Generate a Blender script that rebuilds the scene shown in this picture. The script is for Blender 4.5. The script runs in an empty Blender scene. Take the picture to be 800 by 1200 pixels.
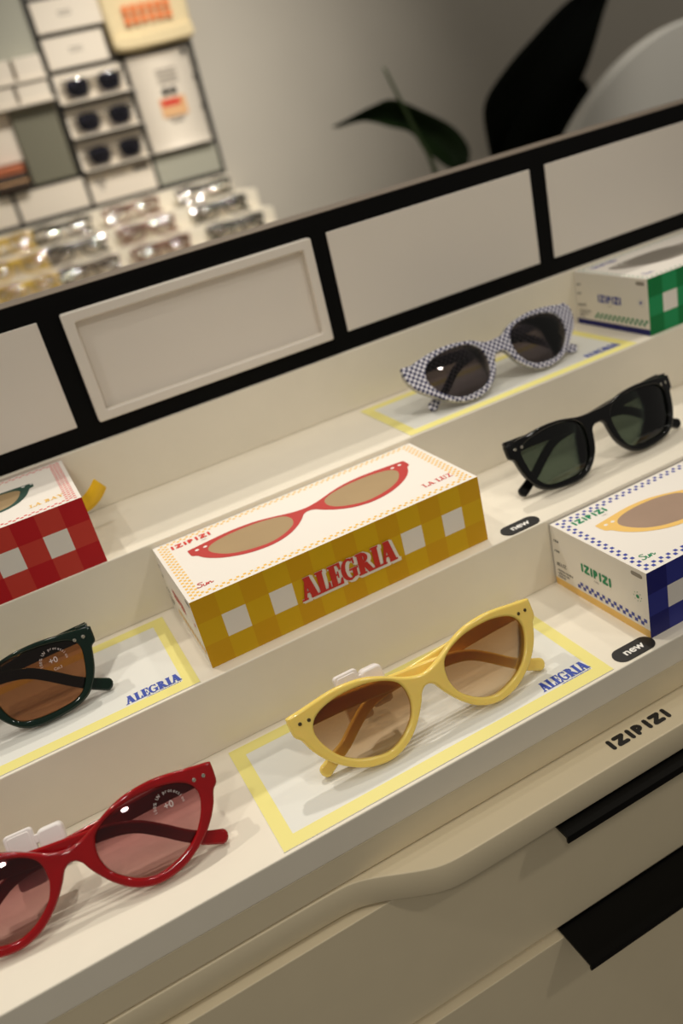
import bpy, bmesh, math, random
from mathutils import Vector, Matrix
from mathutils.geometry import delaunay_2d_cdt
S = 0.001                      # everything below is measured in millimetres
scene = bpy.context.scene
col = scene.collection
PI = math.pi
random.seed(4)


# ------------------------------------------------------------------ colours and materials
def lin(c):
    out = []
    for v in c[:3]:
        v = v / 255.0
        out.append(v / 12.92 if v <= 0.04045 else ((v + 0.055) / 1.055) ** 2.4)
    return out + [1.0]


def mat(name, rgb, rough=0.5, spec=0.5, metal=0.0, coat=0.0, noise=0.0, nscale=40.0, trans=0.0, sss=0.0, bump=0.0):
    m = bpy.data.materials.new(name)
    m.use_nodes = True
    nt = m.node_tree
    b = nt.nodes['Principled BSDF']
    b.inputs['Base Color'].default_value = lin(rgb)
    b.inputs['Roughness'].default_value = rough
    b.inputs['Specular IOR Level'].default_value = spec
    b.inputs['Metallic'].default_value = metal
    b.inputs['Coat Weight'].default_value = coat
    b.inputs['Coat Roughness'].default_value = 0.06
    if trans:
        b.inputs['Transmission Weight'].default_value = trans
    if sss:
        b.inputs['Subsurface Weight'].default_value = sss
        b.inputs['Subsurface Radius'].default_value = (0.006, 0.004, 0.0015)
        b.inputs['Subsurface Scale'].default_value = 1.0
    if noise or bump:
        tc = nt.nodes.new('ShaderNodeTexCoord')
        n = nt.nodes.new('ShaderNodeTexNoise')
        n.inputs['Scale'].default_value = nscale
        n.inputs['Detail'].default_value = 4
        nt.links.new(tc.outputs['Object'], n.inputs['Vector'])
        if noise:
            mx = nt.nodes.new('ShaderNodeMixRGB')
            mx.inputs['Color1'].default_value = lin([max(0, v * (1 - noise)) for v in rgb])
            mx.inputs['Color2'].default_value = lin([min(255, v * (1 + noise)) for v in rgb])
            nt.links.new(n.outputs['Fac'], mx.inputs['Fac'])
            nt.links.new(mx.outputs['Color'], b.inputs['Base Color'])
        if bump:
            bp = nt.nodes.new('ShaderNodeBump')
            bp.inputs['Strength'].default_value = bump
            bp.inputs['Distance'].default_value = 0.0005
            nt.links.new(n.outputs['Fac'], bp.inputs['Height'])
            nt.links.new(bp.outputs['Normal'], b.inputs['Normal'])
    return m


def lens_mat(name, top, bottom, v0, v1, refl=0.06):
    """tinted lens: coloured clear plastic, tint fading from top to bottom, with a gloss coat"""
    m = bpy.data.materials.new(name)
    m.use_nodes = True
    nt = m.node_tree
    nt.nodes.clear()
    out = nt.nodes.new('ShaderNodeOutputMaterial')
    tc = nt.nodes.new('ShaderNodeTexCoord')
    sep = nt.nodes.new('ShaderNodeSeparateXYZ')
    nt.links.new(tc.outputs['Object'], sep.inputs[0])
    mr = nt.nodes.new('ShaderNodeMapRange')
    mr.inputs['From Min'].default_value = v0 * S
    mr.inputs['From Max'].default_value = v1 * S
    nt.links.new(sep.outputs['Z'], mr.inputs['Value'])
    ramp = nt.nodes.new('ShaderNodeMixRGB')
    ramp.inputs['Color1'].default_value = [v ** 0.5 for v in lin(bottom)]
    ramp.inputs['Color2'].default_value = [v ** 0.5 for v in lin(top)]
    nt.links.new(mr.outputs['Result'], ramp.inputs['Fac'])
    tr = nt.nodes.new('ShaderNodeBsdfTransparent')
    nt.links.new(ramp.outputs['Color'], tr.inputs['Color'])
    gl = nt.nodes.new('ShaderNodeBsdfGlossy')
    gl.inputs['Roughness'].default_value = 0.02
    fr = nt.nodes.new('ShaderNodeFresnel')
    fr.inputs['IOR'].default_value = 1.5
    mx = nt.nodes.new('ShaderNodeMixShader')
    nt.links.new(fr.outputs[0], mx.inputs['Fac'])
    nt.links.new(tr.outputs[0], mx.inputs[1])
    nt.links.new(gl.outputs[0], mx.inputs[2])
    nt.links.new(mx.outputs[0], out.inputs['Surface'])
    return m


def check_mat(name, a, b, size, rough=0.15):
    m = mat(name, a, 0.3, 0.35)
    nt = m.node_tree
    tc = nt.nodes.new('ShaderNodeTexCoord')
    ck = nt.nodes.new('ShaderNodeTexChecker')
    ck.inputs['Scale'].default_value = 1.0 / (size * S)
    ck.inputs['Color1'].default_value = lin(a)
    ck.inputs['Color2'].default_value = lin(b)
    mp = nt.nodes.new('ShaderNodeMapping')
    mp.inputs['Scale'].default_value = (1, 0.0, 1)
    mp.inputs['Location'].default_value = (0.0003, 0.0003, 0.0003)
    nt.links.new(tc.outputs['Object'], mp.inputs['Vector'])
    nt.links.new(mp.outputs['Vector'], ck.inputs['Vector'])
    nt.links.new(ck.outputs['Color'], nt.nodes['Principled BSDF'].inputs['Base Color'])
    return m


CREAM = (236, 228, 210)
M = {
    'cream': mat('cream_laminate', CREAM, 0.38, 0.4, noise=0.012, nscale=60),
    'cabinet': mat('beige_lacquer', (222, 208, 176), 0.45, 0.35, noise=0.012, nscale=50),
    'gap': mat('shadow_gap', (70, 60, 44), 0.8),
    'panel': mat('white_panel', (226, 218, 206), 0.42, 0.4),
    'black_board': mat('black_board', (5, 5, 5), 0.6, 0.12),
    'board_edge': mat('brown_board_edge', (112, 100, 86), 0.6),
    'black_metal': mat('black_metal', (4, 4, 4), 0.4, 0.2),
    'white_card': mat('white_card', (240, 234, 224), 0.5, 0.3),
    'card_inner': mat('pale_card', (228, 228, 220), 0.4, 0.4),
    'card_yellow': mat('pale_yellow_print', (238, 228, 140), 0.4, 0.4),
    'blue_ink': mat('blue_ink', (48, 74, 168), 0.5),
    'green_ink': mat('green_ink', (0, 136, 88), 0.5),
    'red_ink': mat('red_ink', (214, 52, 42), 0.5),
    'deep_red_ink': mat('deep_red_ink', (196, 36, 28), 0.5),
    'pink_ink': mat('pink_red_ink', (226, 84, 84), 0.5),
    'yellow_ink': mat('yellow_ink', (244, 194, 84), 0.5),
    'navy_ink': mat('navy_ink', (58, 70, 160), 0.5),
    'black_ink': mat('black_ink', (18, 16, 15), 0.5),
    'grey_ink': mat('grey_ink', (150, 142, 132), 0.6),
    'white_ink': mat('white_ink', (240, 238, 232), 0.5),
    'print_grey': mat('lens_mark_grey', (190, 176, 172), 0.6),
    'red_frame_print': mat('red_frame_print', (188, 46, 42), 0.5),
    'amber_ink': mat('amber_ink', (242, 198, 110), 0.5),
    'lens_print': mat('brown_lens_print', (168, 142, 102), 0.5, noise=0.05, nscale=30),
    'lens_print_mauve': mat('mauve_lens_print', (164, 138, 118), 0.5, noise=0.06, nscale=30),
    'lens_print_grey': mat('grey_lens_print', (128, 122, 112), 0.5),
    'green_frame_print': mat('green_frame_print', (24, 70, 58), 0.5),
    'gy0': mat('gingham_yellow_dark', (206, 156, 4), 0.5, 0.3),
    'gy1': mat('gingham_yellow_mid', (211, 169, 8), 0.5, 0.3),
    'gr0': mat('gingham_red_dark', (184, 22, 30), 0.5, 0.3),
    'gr1': mat('gingham_red_mid', (196, 60, 48), 0.5, 0.3),
    'gb0': mat('gingham_navy_dark', (24, 26, 104), 0.5, 0.3),
    'gb1': mat('gingham_navy_mid', (44, 50, 134), 0.5, 0.3),
    'gg0': mat('gingham_green_dark', (0, 116, 58), 0.5, 0.3),
    'gg1': mat('gingham_green_mid', (24, 142, 84), 0.5, 0.3),
    'gw': mat('gingham_white', (232, 226, 216), 0.5, 0.3),
    'ribbon': mat('yellow_ribbon', (250, 200, 20), 0.5),
    'fr_yellow': mat('yellow_acetate', (250, 216, 112), 0.16, 0.5, coat=0.2, sss=0.25),
    'fr_red': mat('red_acetate', (146, 6, 12), 0.07, 0.45, noise=0.10, nscale=90),
    'fr_black': mat('black_acetate', (3, 3, 3), 0.06, 0.4),
    'fr_green': mat('dark_green_acetate', (4, 30, 20), 0.08, 0.45),
    'fr_check': check_mat('checked_acetate', (34, 36, 84), (226, 224, 232), 2.15),
    'clear_plastic': mat('clear_acetate', (236, 234, 226), 0.12, 0.5, trans=0.75),
    'rivet': mat('steel_rivet', (190, 184, 172), 0.25, metal=1.0),
    'rivet_dark': mat('dark_rivet', (96, 84, 58), 0.35, metal=0.8),
    'tag': mat('white_tag_plastic', (236, 230, 226), 0.4, 0.5),
    'l_yellow': lens_mat('brown_gradient_lens', (158, 108, 56), (240, 222, 196), 6, 41),
    'l_red': lens_mat('plum_gradient_lens', (128, 62, 70), (226, 186, 182), 6, 42),
    'l_black': lens_mat('green_grey_lens', (70, 82, 72), (92, 106, 92), 4, 40),
    'l_green': lens_mat('brown_lens', (132, 84, 48), (186, 132, 92), 4, 40),
    'l_check': lens_mat('grey_violet_lens', (84, 76, 80), (108, 98, 102), 4, 40),
    'l_clear': lens_mat('clear_lens', (232, 230, 226), (240, 238, 234), 0, 40),
    'l_dark': lens_mat('dark_blue_lens', (52, 54, 76), (74, 76, 98), 0, 40),
    'wall': mat('grey_wall_paint', (196, 190, 178), 0.85, 0.2, noise=0.02, nscale=6),
    'floor': mat('grey_floor', (110, 104, 96), 0.6, 0.3, noise=0.08, nscale=8),
    'grid': mat('black_grid_frame', (22, 20, 18), 0.5),
    'far_panel': mat('far_white_panel', (232, 222, 206), 0.5, 0.3),
    'far_grey': mat('grey_mirror_panel', (118, 116, 100), 0.35, 0.4),
    'far_green': mat('pale_grey_green_panel', (168, 167, 152), 0.5),
    'canvas': mat('cream_canvas', (232, 214, 172), 0.9, 0.1, noise=0.04, nscale=120, bump=0.3),
    'orange': mat('orange_print', (236, 128, 62), 0.7),
    'peach': mat('peach_print', (226, 178, 128), 0.7),
    'leather': mat('orange_brown_leather', (196, 110, 70), 0.6),
    'dark_leather': mat('dark_brown_leather', (62, 46, 34), 0.6),
    'leaf': mat('shaded_leaf', (7, 12, 6), 0.6, 0.1, noise=0.3, nscale=14),  # near-black because these leaves stand unlit: shade put into the colour
    'leaf_lit': mat('lit_green_leaf', (24, 40, 16), 0.55, 0.15, noise=0.3, nscale=14),  # lighter copy of the leaf colour, for the leaf that catches light
    'stem': mat('green_stem', (58, 76, 40), 0.5),
    'pot': mat('grey_pot', (120, 112, 102), 0.7),
    'soil': mat('soil', (40, 30, 22), 0.95),
    'arch': mat('white_round_panel', (216, 214, 206), 0.5, 0.3),
    'fg_yellow': mat('clear_yellow_plastic', (232, 196, 84), 0.04, trans=0.3),
    'fg_grey': mat('smoke_grey_plastic', (70, 62, 54), 0.04, 0.8, trans=0.45),
    'fg_pink': mat('rosy_brown_plastic', (152, 106, 88), 0.04, 0.8, trans=0.45),
    'fg_dark': mat('charcoal_plastic', (22, 22, 24), 0.04, 0.8),
    'fg_taupe': mat('taupe_plastic', (116, 98, 84), 0.04, 0.8, trans=0.45),
}


# ------------------------------------------------------------------ mesh building
class MB:
    def __init__(self):
        self.v, self.f, self.mi, self.sm, self.mats = [], [], [], [], []

    def slot(self, key):
        if key not in self.mats:
            self.mats.append(key)
        return self.mats.index(key)

    def add(self, verts, faces, key, smooth=False):
        k = self.slot(key)
        n = len(self.v)
        self.v += [tuple(p) for p in verts]
        for f in faces:
            self.f.append([i + n for i in f])
            self.mi.append(k)
            self.sm.append(smooth)

    def box(self, x0, x1, y0, y1, z0, z1, key):
        v = [(x0, y0, z0), (x1, y0, z0), (x1, y1, z0), (x0, y1, z0), (x0, y0, z1), (x1, y0, z1), (x1, y1, z1), (x0, y1, z1)]
        self.add(v, [(0, 3, 2, 1), (4, 5, 6, 7), (0, 1, 5, 4), (1, 2, 6, 5), (2, 3, 7, 6), (3, 0, 4, 7)], key)
        return self

    def build(self, name, parent=None, loc=(0, 0, 0), rot=None, bevel=0.0, seg=2, auto=None):
        me = bpy.data.meshes.new(name)
        me.from_pydata([(a * S, b * S, c * S) for a, b, c in self.v], [], self.f)
        for k in self.mats:
            me.materials.append(M[k])
        for p, k, s in zip(me.polygons, self.mi, self.sm):
            p.material_index = k
            p.use_smooth = s
        me.update()
        o = bpy.data.objects.new(name, me)
        col.objects.link(o)
        o.location = [c * S for c in loc]
        if rot:
            o.rotation_euler = rot
        if parent:
            o.parent = parent
        if bevel:
            md = o.modifiers.new('bevel', 'BEVEL')
            md.width = bevel * S
            md.segments = seg
            md.limit_method = 'ANGLE'
        return o


def tag(o, label, cat, group=None, kind=None):
    if label:
        o['label'] = label
        o['category'] = cat
    if group:
        o['group'] = group
    if kind:
        o['kind'] = kind
    return o


def thing(name, label, cat, loc=(0, 0, 0), rot=(0, 0, 0), group=None):
    o = bpy.data.objects.new(name, None)
    o.empty_display_size = 0.02
    col.objects.link(o)
    o.location = [c * S for c in loc]
    o.rotation_euler = rot
    return tag(o, label, cat, group)


def copy_tree(src, parent=None):
    c = src.copy()
    col.objects.link(c)
    if parent:
        c.parent = parent
    for ch in [o for o in KIDS.get(src.name, [])]:
        copy_tree(ch, c)
    return c


KIDS = {}


def index_children():
    KIDS.clear()
    for o in col.objects:
        if o.parent:
            KIDS.setdefault(o.parent.name, []).append(o)


# 2-D helpers ---------------------------------------------------------------
def area(p):
    return 0.5 * sum(p[i][0] * p[(i + 1) % len(p)][1] - p[(i + 1) % len(p)][0] * p[i][1] for i in range(len(p)))


def inside(q, p):
    r = False
    x, y = q
    j = len(p) - 1
    for i in range(len(p)):
        if (p[i][1] > y) != (p[j][1] > y) and x < (p[j][0] - p[i][0]) * (y - p[i][1]) / (p[j][1] - p[i][1]) + p[i][0]:
            r = not r
        j = i
    return r


def smooth_loop(p, n=4):
    """closed Catmull-Rom through p"""
    out = []
    k = len(p)
    for i in range(k):
        a, b, c, d = p[i - 1], p[i], p[(i + 1) % k], p[(i + 2) % k]
        for s in range(n):
            t = s / n
            out.append(tuple(0.5 * (2 * b[j] + (c[j] - a[j]) * t + (2 * a[j] - 5 * b[j] + 4 * c[j] - d[j]) * t * t + (3 * b[j] - a[j] - 3 * c[j] + d[j]) * t ** 3) for j in (0, 1)))
    return out


def smooth_open(p, n=4):
    out = []
    k = len(p)
    for i in range(k - 1):
        a, b, c, d = p[max(i - 1, 0)], p[i], p[i + 1], p[min(i + 2, k - 1)]
        for s in range(n):
            t = s / n
            out.append(tuple(0.5 * (2 * b[j] + (c[j] - a[j]) * t + (2 * a[j] - 5 * b[j] + 4 * c[j] - d[j]) * t * t + (3 * b[j] - a[j] - 3 * c[j] + d[j]) * t ** 3) for j in range(len(b))))
    out.append(tuple(p[-1]))
    return out


def inset(p, d):
    """move a loop to its own left by d (inwards for a counter-clockwise loop)"""
    out = []
    k = len(p)
    for i in range(k):
        a, b, c = Vector(p[i - 1]), Vector(p[i]), Vector(p[(i + 1) % k])
        e, f = (b - a), (c - b)
        e = e.normalized() if e.length > 1e-9 else f.normalized()
        f = f.normalized() if f.length > 1e-9 else e
        n1, n2 = Vector((-e.y, e.x)), Vector((-f.y, f.x))
        m = n1 + n2
        if m.length < 1e-6:
            m = n1.copy()
        m.normalize()
        s = max(0.5, m.dot(n1))
        q = b + m * (d / s)
        out.append((q.x, q.y))
    return out


def fill(loops):
    """triangulate loops (outer boundary first, then holes)"""
    vs, es = [], []
    for lp in loops:
        n = len(vs)
        vs += [Vector(q) for q in lp]
        es += [(n + i, n + (i + 1) % len(lp)) for i in range(len(lp))]
    r = delaunay_2d_cdt(vs, es, [], 0, 1e-7)
    V = [(q.x, q.y) for q in r[0]]
    F = []
    for f in r[2]:
        cx = sum(V[i][0] for i in f) / len(f)
        cy = sum(V[i][1] for i in f) / len(f)
        c = 0
        for lp in loops:
            if inside((cx, cy), lp):
                c += 1
        if c == 1 or (len(loops) == 1 and c >= 1):
            F.append(tuple(f))
    F = [f if area([V[i] for i in f]) > 0 else tuple(reversed(f)) for f in F]
    return V, F


def solid(mb, loops, h0, h1, fn, key, r=0.0, nr=3, back=True):
    """extrude loops from height h0 to h1 (h1 = the visible face) with edges rounded to r; fn maps (x, y, h) to 3-D"""
    loops = [lp if (area(lp) > 0) == (i == 0) else list(reversed(lp)) for i, lp in enumerate(loops)]
    prof = []
    if r > 0:
        for k in range(nr + 1):
            a = PI / 2 * k / nr
            prof.append((r * (1 - math.sin(a)), h0 + r * (1 - math.cos(a))))
        for k in range(nr + 1):
            a = PI / 2 * k / nr
            prof.append((r * (1 - math.cos(a)), h1 - r * (1 - math.sin(a))))
    else:
        prof = [(0, h0), (0, h1)]
    for lp in loops:
        k = len(lp)
        rings = [inset(lp, d) if d > 1e-9 else lp for d, _ in prof]
        vv = []
        for ring, (d, h) in zip(rings, prof):
            vv += [fn(x, y, h) for x, y in ring]
        ff = []
        for j in range(len(prof) - 1):
            for i in range(k):
                ff.append((j * k + i, j * k + (i + 1) % k, (j + 1) * k + (i + 1) % k, (j + 1) * k + i))
        mb.add(vv, ff, key, r > 0)
    top = [inset(lp, prof[-1][0]) if prof[-1][0] > 1e-9 else lp for lp in loops]
    V, F = fill(top)
    mb.add([fn(x, y, prof[-1][1]) for x, y in V], F, key)
    if back:
        bot = [inset(lp, prof[0][0]) if prof[0][0] > 1e-9 else lp for lp in loops]
        V, F = fill(bot)
        mb.add([fn(x, y, prof[0][1]) for x, y in V], [tuple(reversed(f)) for f in F], key)


def flat(mb, loops, h, fn, key):
    V, F = fill(loops)
    mb.add([fn(x, y, h) for x, y in V], F, key)


def rrect(x0, x1, y0, y1, r, n=5):
    out = []
    for cx, cy, a0 in ((x1 - r, y0 + r, -PI / 2), (x1 - r, y1 - r, 0), (x0 + r, y1 - r, PI / 2), (x0 + r, y0 + r, PI)):
        for k in range(n + 1):
            a = a0 + PI / 2 * k / n
            out.append((cx + r * math.cos(a), cy + r * math.sin(a)))
    return out


def rect(x0, x1, y0, y1):
    return [(x0, y0), (x1, y0), (x1, y1), (x0, y1)]


def capsule(p, q, w, n=5):
    p, q = Vector(p), Vector(q)
    d = (q - p)
    a = math.atan2(d.y, d.x)
    out = []
    for k in range(n + 1):
        t = a - PI / 2 + PI * k / n
        out.append((q.x + w / 2 * math.cos(t), q.y + w / 2 * math.sin(t)))
    for k in range(n + 1):
        t = a + PI / 2 + PI * k / n
        out.append((p.x + w / 2 * math.cos(t), p.y + w / 2 * math.sin(t)))
    return out


def circle(cx, cy, r, n=16):
    return [(cx + r * math.cos(2 * PI * k / n), cy + r * math.sin(2 * PI * k / n)) for k in range(n)]


# lettering -----------------------------------------------------------------
def brand_polys(width, height, bold=0.27):
    """the rounded heavy capitals I Z I P I Z I, fitted to a width and height, baseline at 0"""
    w = bold * height
    out = []
    xs = 0.0
    adv = {'I': 0.32, 'Z': 0.72, 'P': 0.62}
    gap = 0.09
    for ch in 'IZIPIZI':
        a = adv[ch]
        lo, hi = w / 2 / height, 1 - w / 2 / height
        if ch == 'I':
            out.append([(xs + a / 2, lo), (xs + a / 2, hi)])
        elif ch == 'Z':
            out.append([(xs + .12, hi), (xs + a - .13, hi)])
            out.append([(xs + a - .14, hi - .02), (xs + .13, lo + .02)])
            out.append([(xs + .13, lo), (xs + a - .11, lo)])
        else:
            out.append([(xs + .13, lo), (xs + .13, hi)])
            cx, cy, r = xs + .22, hi - .205, .205
            pts = [(xs + .13, hi)] + [(cx + r * math.cos(t), cy + r * math.sin(t)) for t in [PI / 2 - PI * k / 7 for k in range(8)]] + [(xs + .13, hi - .41)]
            for i in range(len(pts) - 1):
                out.append([pts[i], pts[i + 1]])
        xs += a + gap
    tot = xs - gap
    sx = width / tot
    return [capsule((p[0] * sx, p[1] * height), (q[0] * sx, q[1] * height), w) for p, q in out]


def serif_word(word, width, height, heavy=0.2, italic=0.0):
    """condensed slab-serif capitals as overlapping polygons"""
    T, t, s = heavy, heavy * 0.45, heavy * 0.5

    def bar(x0, y0, x1, y1, w):           # stroke with horizontal ends
        return [(x0 - w / 2, y0), (x0 + w / 2, y0), (x1 + w / 2, y1), (x1 - w / 2, y1)]

    def slab(x0, x1, y0, h=0.085):
        return [(x0, y0), (x1, y0), (x1, y0 + h), (x0, y0 + h)]
    G = {}
    G['A'] = (0.74, [bar(.14, 0, .36, 1, t * 1.2), bar(.57, 0, .36, 1, T * 1.15), slab(.2, .5, .28, .09), slab(0, .27, 0), slab(.4, .75, 0)])
    G['L'] = (0.56, [bar(.2, 0, .2, 1, T), slab(.02, .36, .915), slab(.02, .55, 0), [(.42, .05), (.56, .05), (.56, .34), (.5, .34)]])
    G['E'] = (0.58, [bar(.2, 0, .2, 1, T), slab(.02, .56, .915), slab(.02, .57, 0), slab(.2, .42, .46), [(.42, .93), (.56, .93), (.56, .68), (.5, .68)],
                     [(.5, .3), (.57, .3), (.57, .05), (.42, .05)], slab(.38, .44, .34, .3)])
    ring = []
    for k in range(13):
        a = math.radians(50 + 270 * k / 12)
        ring.append((.33 + .33 * math.cos(a), .5 + .51 * math.sin(a)))
    inn = []
    for k in range(13):
        a = math.radians(50 + 270 * k / 12)
        inn.append((.36 + .17 * math.cos(a), .5 + .40 * math.sin(a)))
    G['G'] = (0.70, [ring[:7] + inn[:7][::-1], ring[6:] + inn[6:][::-1], slab(.34, .72, .42), bar(.56, .08, .56, .45, T * .8), [(.5, .97), (.6, .97), (.6, .68), (.55, .68)]])
    bowl_o = [(.2 + .33 * math.cos(a), .73 + .27 * math.sin(a)) for a in [PI / 2 - PI * k / 8 for k in range(9)]]
    bowl_i = [(.2 + .15 * math.cos(a), .73 + .185 * math.sin(a)) for a in [PI / 2 - PI * k / 8 for k in range(9)]]
    G['R'] = (0.70, [bar(.2, 0, .2, 1, T), slab(.02, .3, .915), slab(.02, .38, 0), bowl_o + bowl_i[::-1], bar(.58, 0, .34, .5, T), slab(.48, .72, 0)])
    G['I'] = (0.38, [bar(.19, 0, .19, 1, T), slab(.02, .36, .915), slab(.02, .36, 0)])
    G['U'] = (0.70, [bar(.18, .2, .18, 1, T), bar(.52, .2, .52, 1, t), slab(.02, .34, .915), slab(.4, .66, .915), [(.08, .26), (.2, .04), (.45, .0), (.57, .26), (.48, .26), (.4, .1), (.3, .1), (.26, .26)]])
    G['Z'] = (0.60, [slab(.04, .56, .9, .1), slab(.02, .57, 0, .1), bar(.14, .06, .44, .95, T)])
    G['B'] = (0.64, G['R'][1][:4] + [[(.2, .0), (.38, 0), (.54, .1), (.56, .27), (.5, .44), (.38, .52), (.2, .52), (.2, .43), (.32, .42), (.38, .34), (.38, .18), (.32, .09), (.2, .09)]])
    G['Y'] = (0.66, [bar(.33, 0, .33, .5, T), bar(.33, .44, .12, 1, T), bar(.33, .44, .54, 1, t), slab(.0, .26, .915), slab(.42, .66, .915), slab(.18, .48, 0)])
    G[' '] = (0.30, [])
    out, x = [], 0.0
    for ch in word:
        adv, ps = G[ch]
        for p in ps:
            out.append([(x + a, b) for a, b in p])
        x += adv - 0.03
    k = width / x
    return [[(a * k + italic * b * height, b * height) for a, b in p] for p in out]


FONT_CACHE = {}


def font_mesh(s, bold=0.0):
    """triangles of a word in Blender's own font, unit size, starting at x = 0"""
    if (s, bold) in FONT_CACHE:
        return FONT_CACHE[(s, bold)]
    cu = bpy.data.curves.new('t', 'FONT')
    cu.body = s
    cu.size = 1.0
    cu.offset = bold
    cu.resolution_u = 3
    ob = bpy.data.objects.new('t', cu)
    col.objects.link(ob)
    bpy.context.view_layer.update()
    me = bpy.data.meshes.new_from_object(ob.evaluated_get(bpy.context.evaluated_depsgraph_get()))
    V = [(v.co.x, v.co.y) for v in me.vertices]
    F = [tuple(p.vertices) for p in me.polygons]
    bpy.data.objects.remove(ob)
    bpy.data.curves.remove(cu)
    bpy.data.meshes.remove(me)
    F = [f if area([V[i] for i in f]) > 0 else tuple(reversed(f)) for f in F]
    FONT_CACHE[(s, bold)] = (V, F)
    return V, F


def put_text(mb, s, x, y, size, h, fn, key, bold=0.0, width=None, ang=0.0, shear=0.0):
    V, F = font_mesh(s, bold)
    k = size
    kx = size
    if width:
        kx = width / max(v[0] for v in V)
    c, sn = math.cos(ang), math.sin(ang)
    mb.add([fn(x + (a * kx + b * shear * k) * c - b * k * sn, y + a * kx * sn + b * k * c, h) for a, b in V], F, key)


def put_polys(mb, polys, x, y, h, fn, key):
    for i, p in enumerate(polys):
        if area(p) < 0:
            p = p[::-1]
        flat(mb, [[(a + x, b + y) for a, b in p]], h + 0.006 * i, fn, key)


def fine_print(mb, x, y, length, height, h, fn, key):
    """a line of print too small to read: short uneven marks"""
    k = 0
    e = 0.0
    while e < length:
        w = height * (0.45, 0.7, 0.3, 0.6, 0.5)[k % 5]
        mb.add([fn(x + e, y, h), fn(x + e + w, y, h), fn(x + e + w, y + height * (0.75, 1.0)[k % 2], h), fn(x + e, y + height * (0.75, 1.0)[k % 2], h)], [(0, 1, 2, 3)], key)
        e += w + height * (0.25 if k % 6 else 0.6)
        k += 1


def arc_text(mb, s, cx, cy, r, a0, a1, size, h, fn, key):
    n = len(s)
    for i, ch in enumerate(s):
        if ch == ' ':
            continue
        a = a0 + (a1 - a0) * (i + 0.5) / n
        x, y = cx + r * math.cos(a), cy + r * math.sin(a)
        put_text(mb, ch, x, y, size, h, fn, key, bold=0.01, ang=a - PI / 2)


# ------------------------------------------------------------------ setting: floor and back wall
FLOOR = -1000.0
mb = MB(); mb.box(-3500, 4500, -2500, 1850, FLOOR - 40, FLOOR, 'floor')
tag(mb.build('floor'), None, None, kind='structure')
mb = MB(); mb.box(-3500, 4500, 1790, 1850, FLOOR, 1900, 'wall')
tag(mb.build('wall_back'), None, None, kind='structure')

# ------------------------------------------------------------------ the stepped display and its cabinet
X0, X1 = -560, 900
Y1, Y2, Y3, Z2, Z3, Z4 = 86.5, 172.6, 254.7, 44.26, 88.83, 131.4
st = thing('stepped_display', 'cream three-step display stand carrying the sunglasses and gift boxes', 'display stand', (0, 0, -17))


def step(y0, y1, z0, z1, name='tread'):
    b = MB(); b.box(X0, X1, y0, y1, z0, z1, 'cream')
    return b.build(name, st, (0, 0, 17), bevel=0.7)


step(0, 300, -17, 0)
step(Y1, 300, 0.02, Z2)
step(Y2, 300, Z2 + .02, Z3)
step(Y3, 300, Z3 + .02, Z4)

cb = thing('drawer_cabinet', 'beige drawer cabinet under the stepped display with a wavy pull ledge', 'cabinet', (0, 0, FLOOR))
CZ = -FLOOR


def cab(m_, name, parent=cb, bevel=0.0, loc=None):
    return m_.build(name, parent, (0, 0, CZ) if loc is None else loc, bevel=bevel)


b = MB(); b.box(X0, X1, 14, 300, FLOOR, -17.2, 'cabinet'); cab(b, 'carcass')
b = MB(); b.box(X0, X1, 0.4, 13.9, -34.3, -17.2, 'cabinet'); cab(b, 'fascia', bevel=0.5)
# wavy ledge, plan outline traced along its front edge
front = [(X0, -0.2), (-40, -0.2), (-12, -0.3), (2, -0.6), (10, -1.6), (20, -5.2), (32, -11.2), (42, -16.0), (50, -18.6), (60, -19.6), (80, -19.8), (X1, -19.8)]
fr_s = [front[0]] + smooth_open(front[1:-1], 5) + [front[-1]]
outl = fr_s + [(X1, 13.9), (X0, 13.9)]
b = MB()
solid(b, [outl], -52.5, -35.2, lambda x, y, h: (x, y, h), 'cabinet', r=0.6, nr=2)
ledge = cab(b, 'pull_ledge')
b = MB()
put_polys(b, brand_polys(40.5, 7.6, 0.33), 158.4, -12.6, 0, lambda x, y, h: (x, y, -35.2 + 0.12 + h), 'black_ink')
cab(b, 'brand_lettering', ledge, loc=(0, 0, 0))
# drawers with projecting black edge pulls
for zt, zb, hz in ((-55.0, -146.5, -55.6), (-149.5, -330.0, -149.6)):
    b = MB(); b.box(X0, X1, -5 if zt > -100 else -9.5, 13.9, zb, zt, 'cabinet')
    d = cab(b, 'drawer', bevel=0.5)
    b = MB()
    if zt > -100:
        b.box(113.5, 470, -27.5, 0, zt + 0.05, zt + 1.6, 'black_metal')
        b.box(113.5, 470, -27.5, -26.3, zt - 3.0, zt + 0.05, 'black_metal')
    else:
        b.box(113.5, 470, -31.5, 0, zt + 0.05, zt + 1.6, 'black_metal')
        b.box(113.5, 470, -31.5, -30.3, zt - 3.0, zt + 0.05, 'black_metal')
    cab(b, 'handle', d, loc=(0, 0, 0))
for zt, zb in ((-333.0, -600.0), (-603, -930)):
    b = MB(); b.box(X0, X1, -5, 13.9, zb, zt, 'cabinet')
    cab(b, 'drawer', bevel=0.5)

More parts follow.
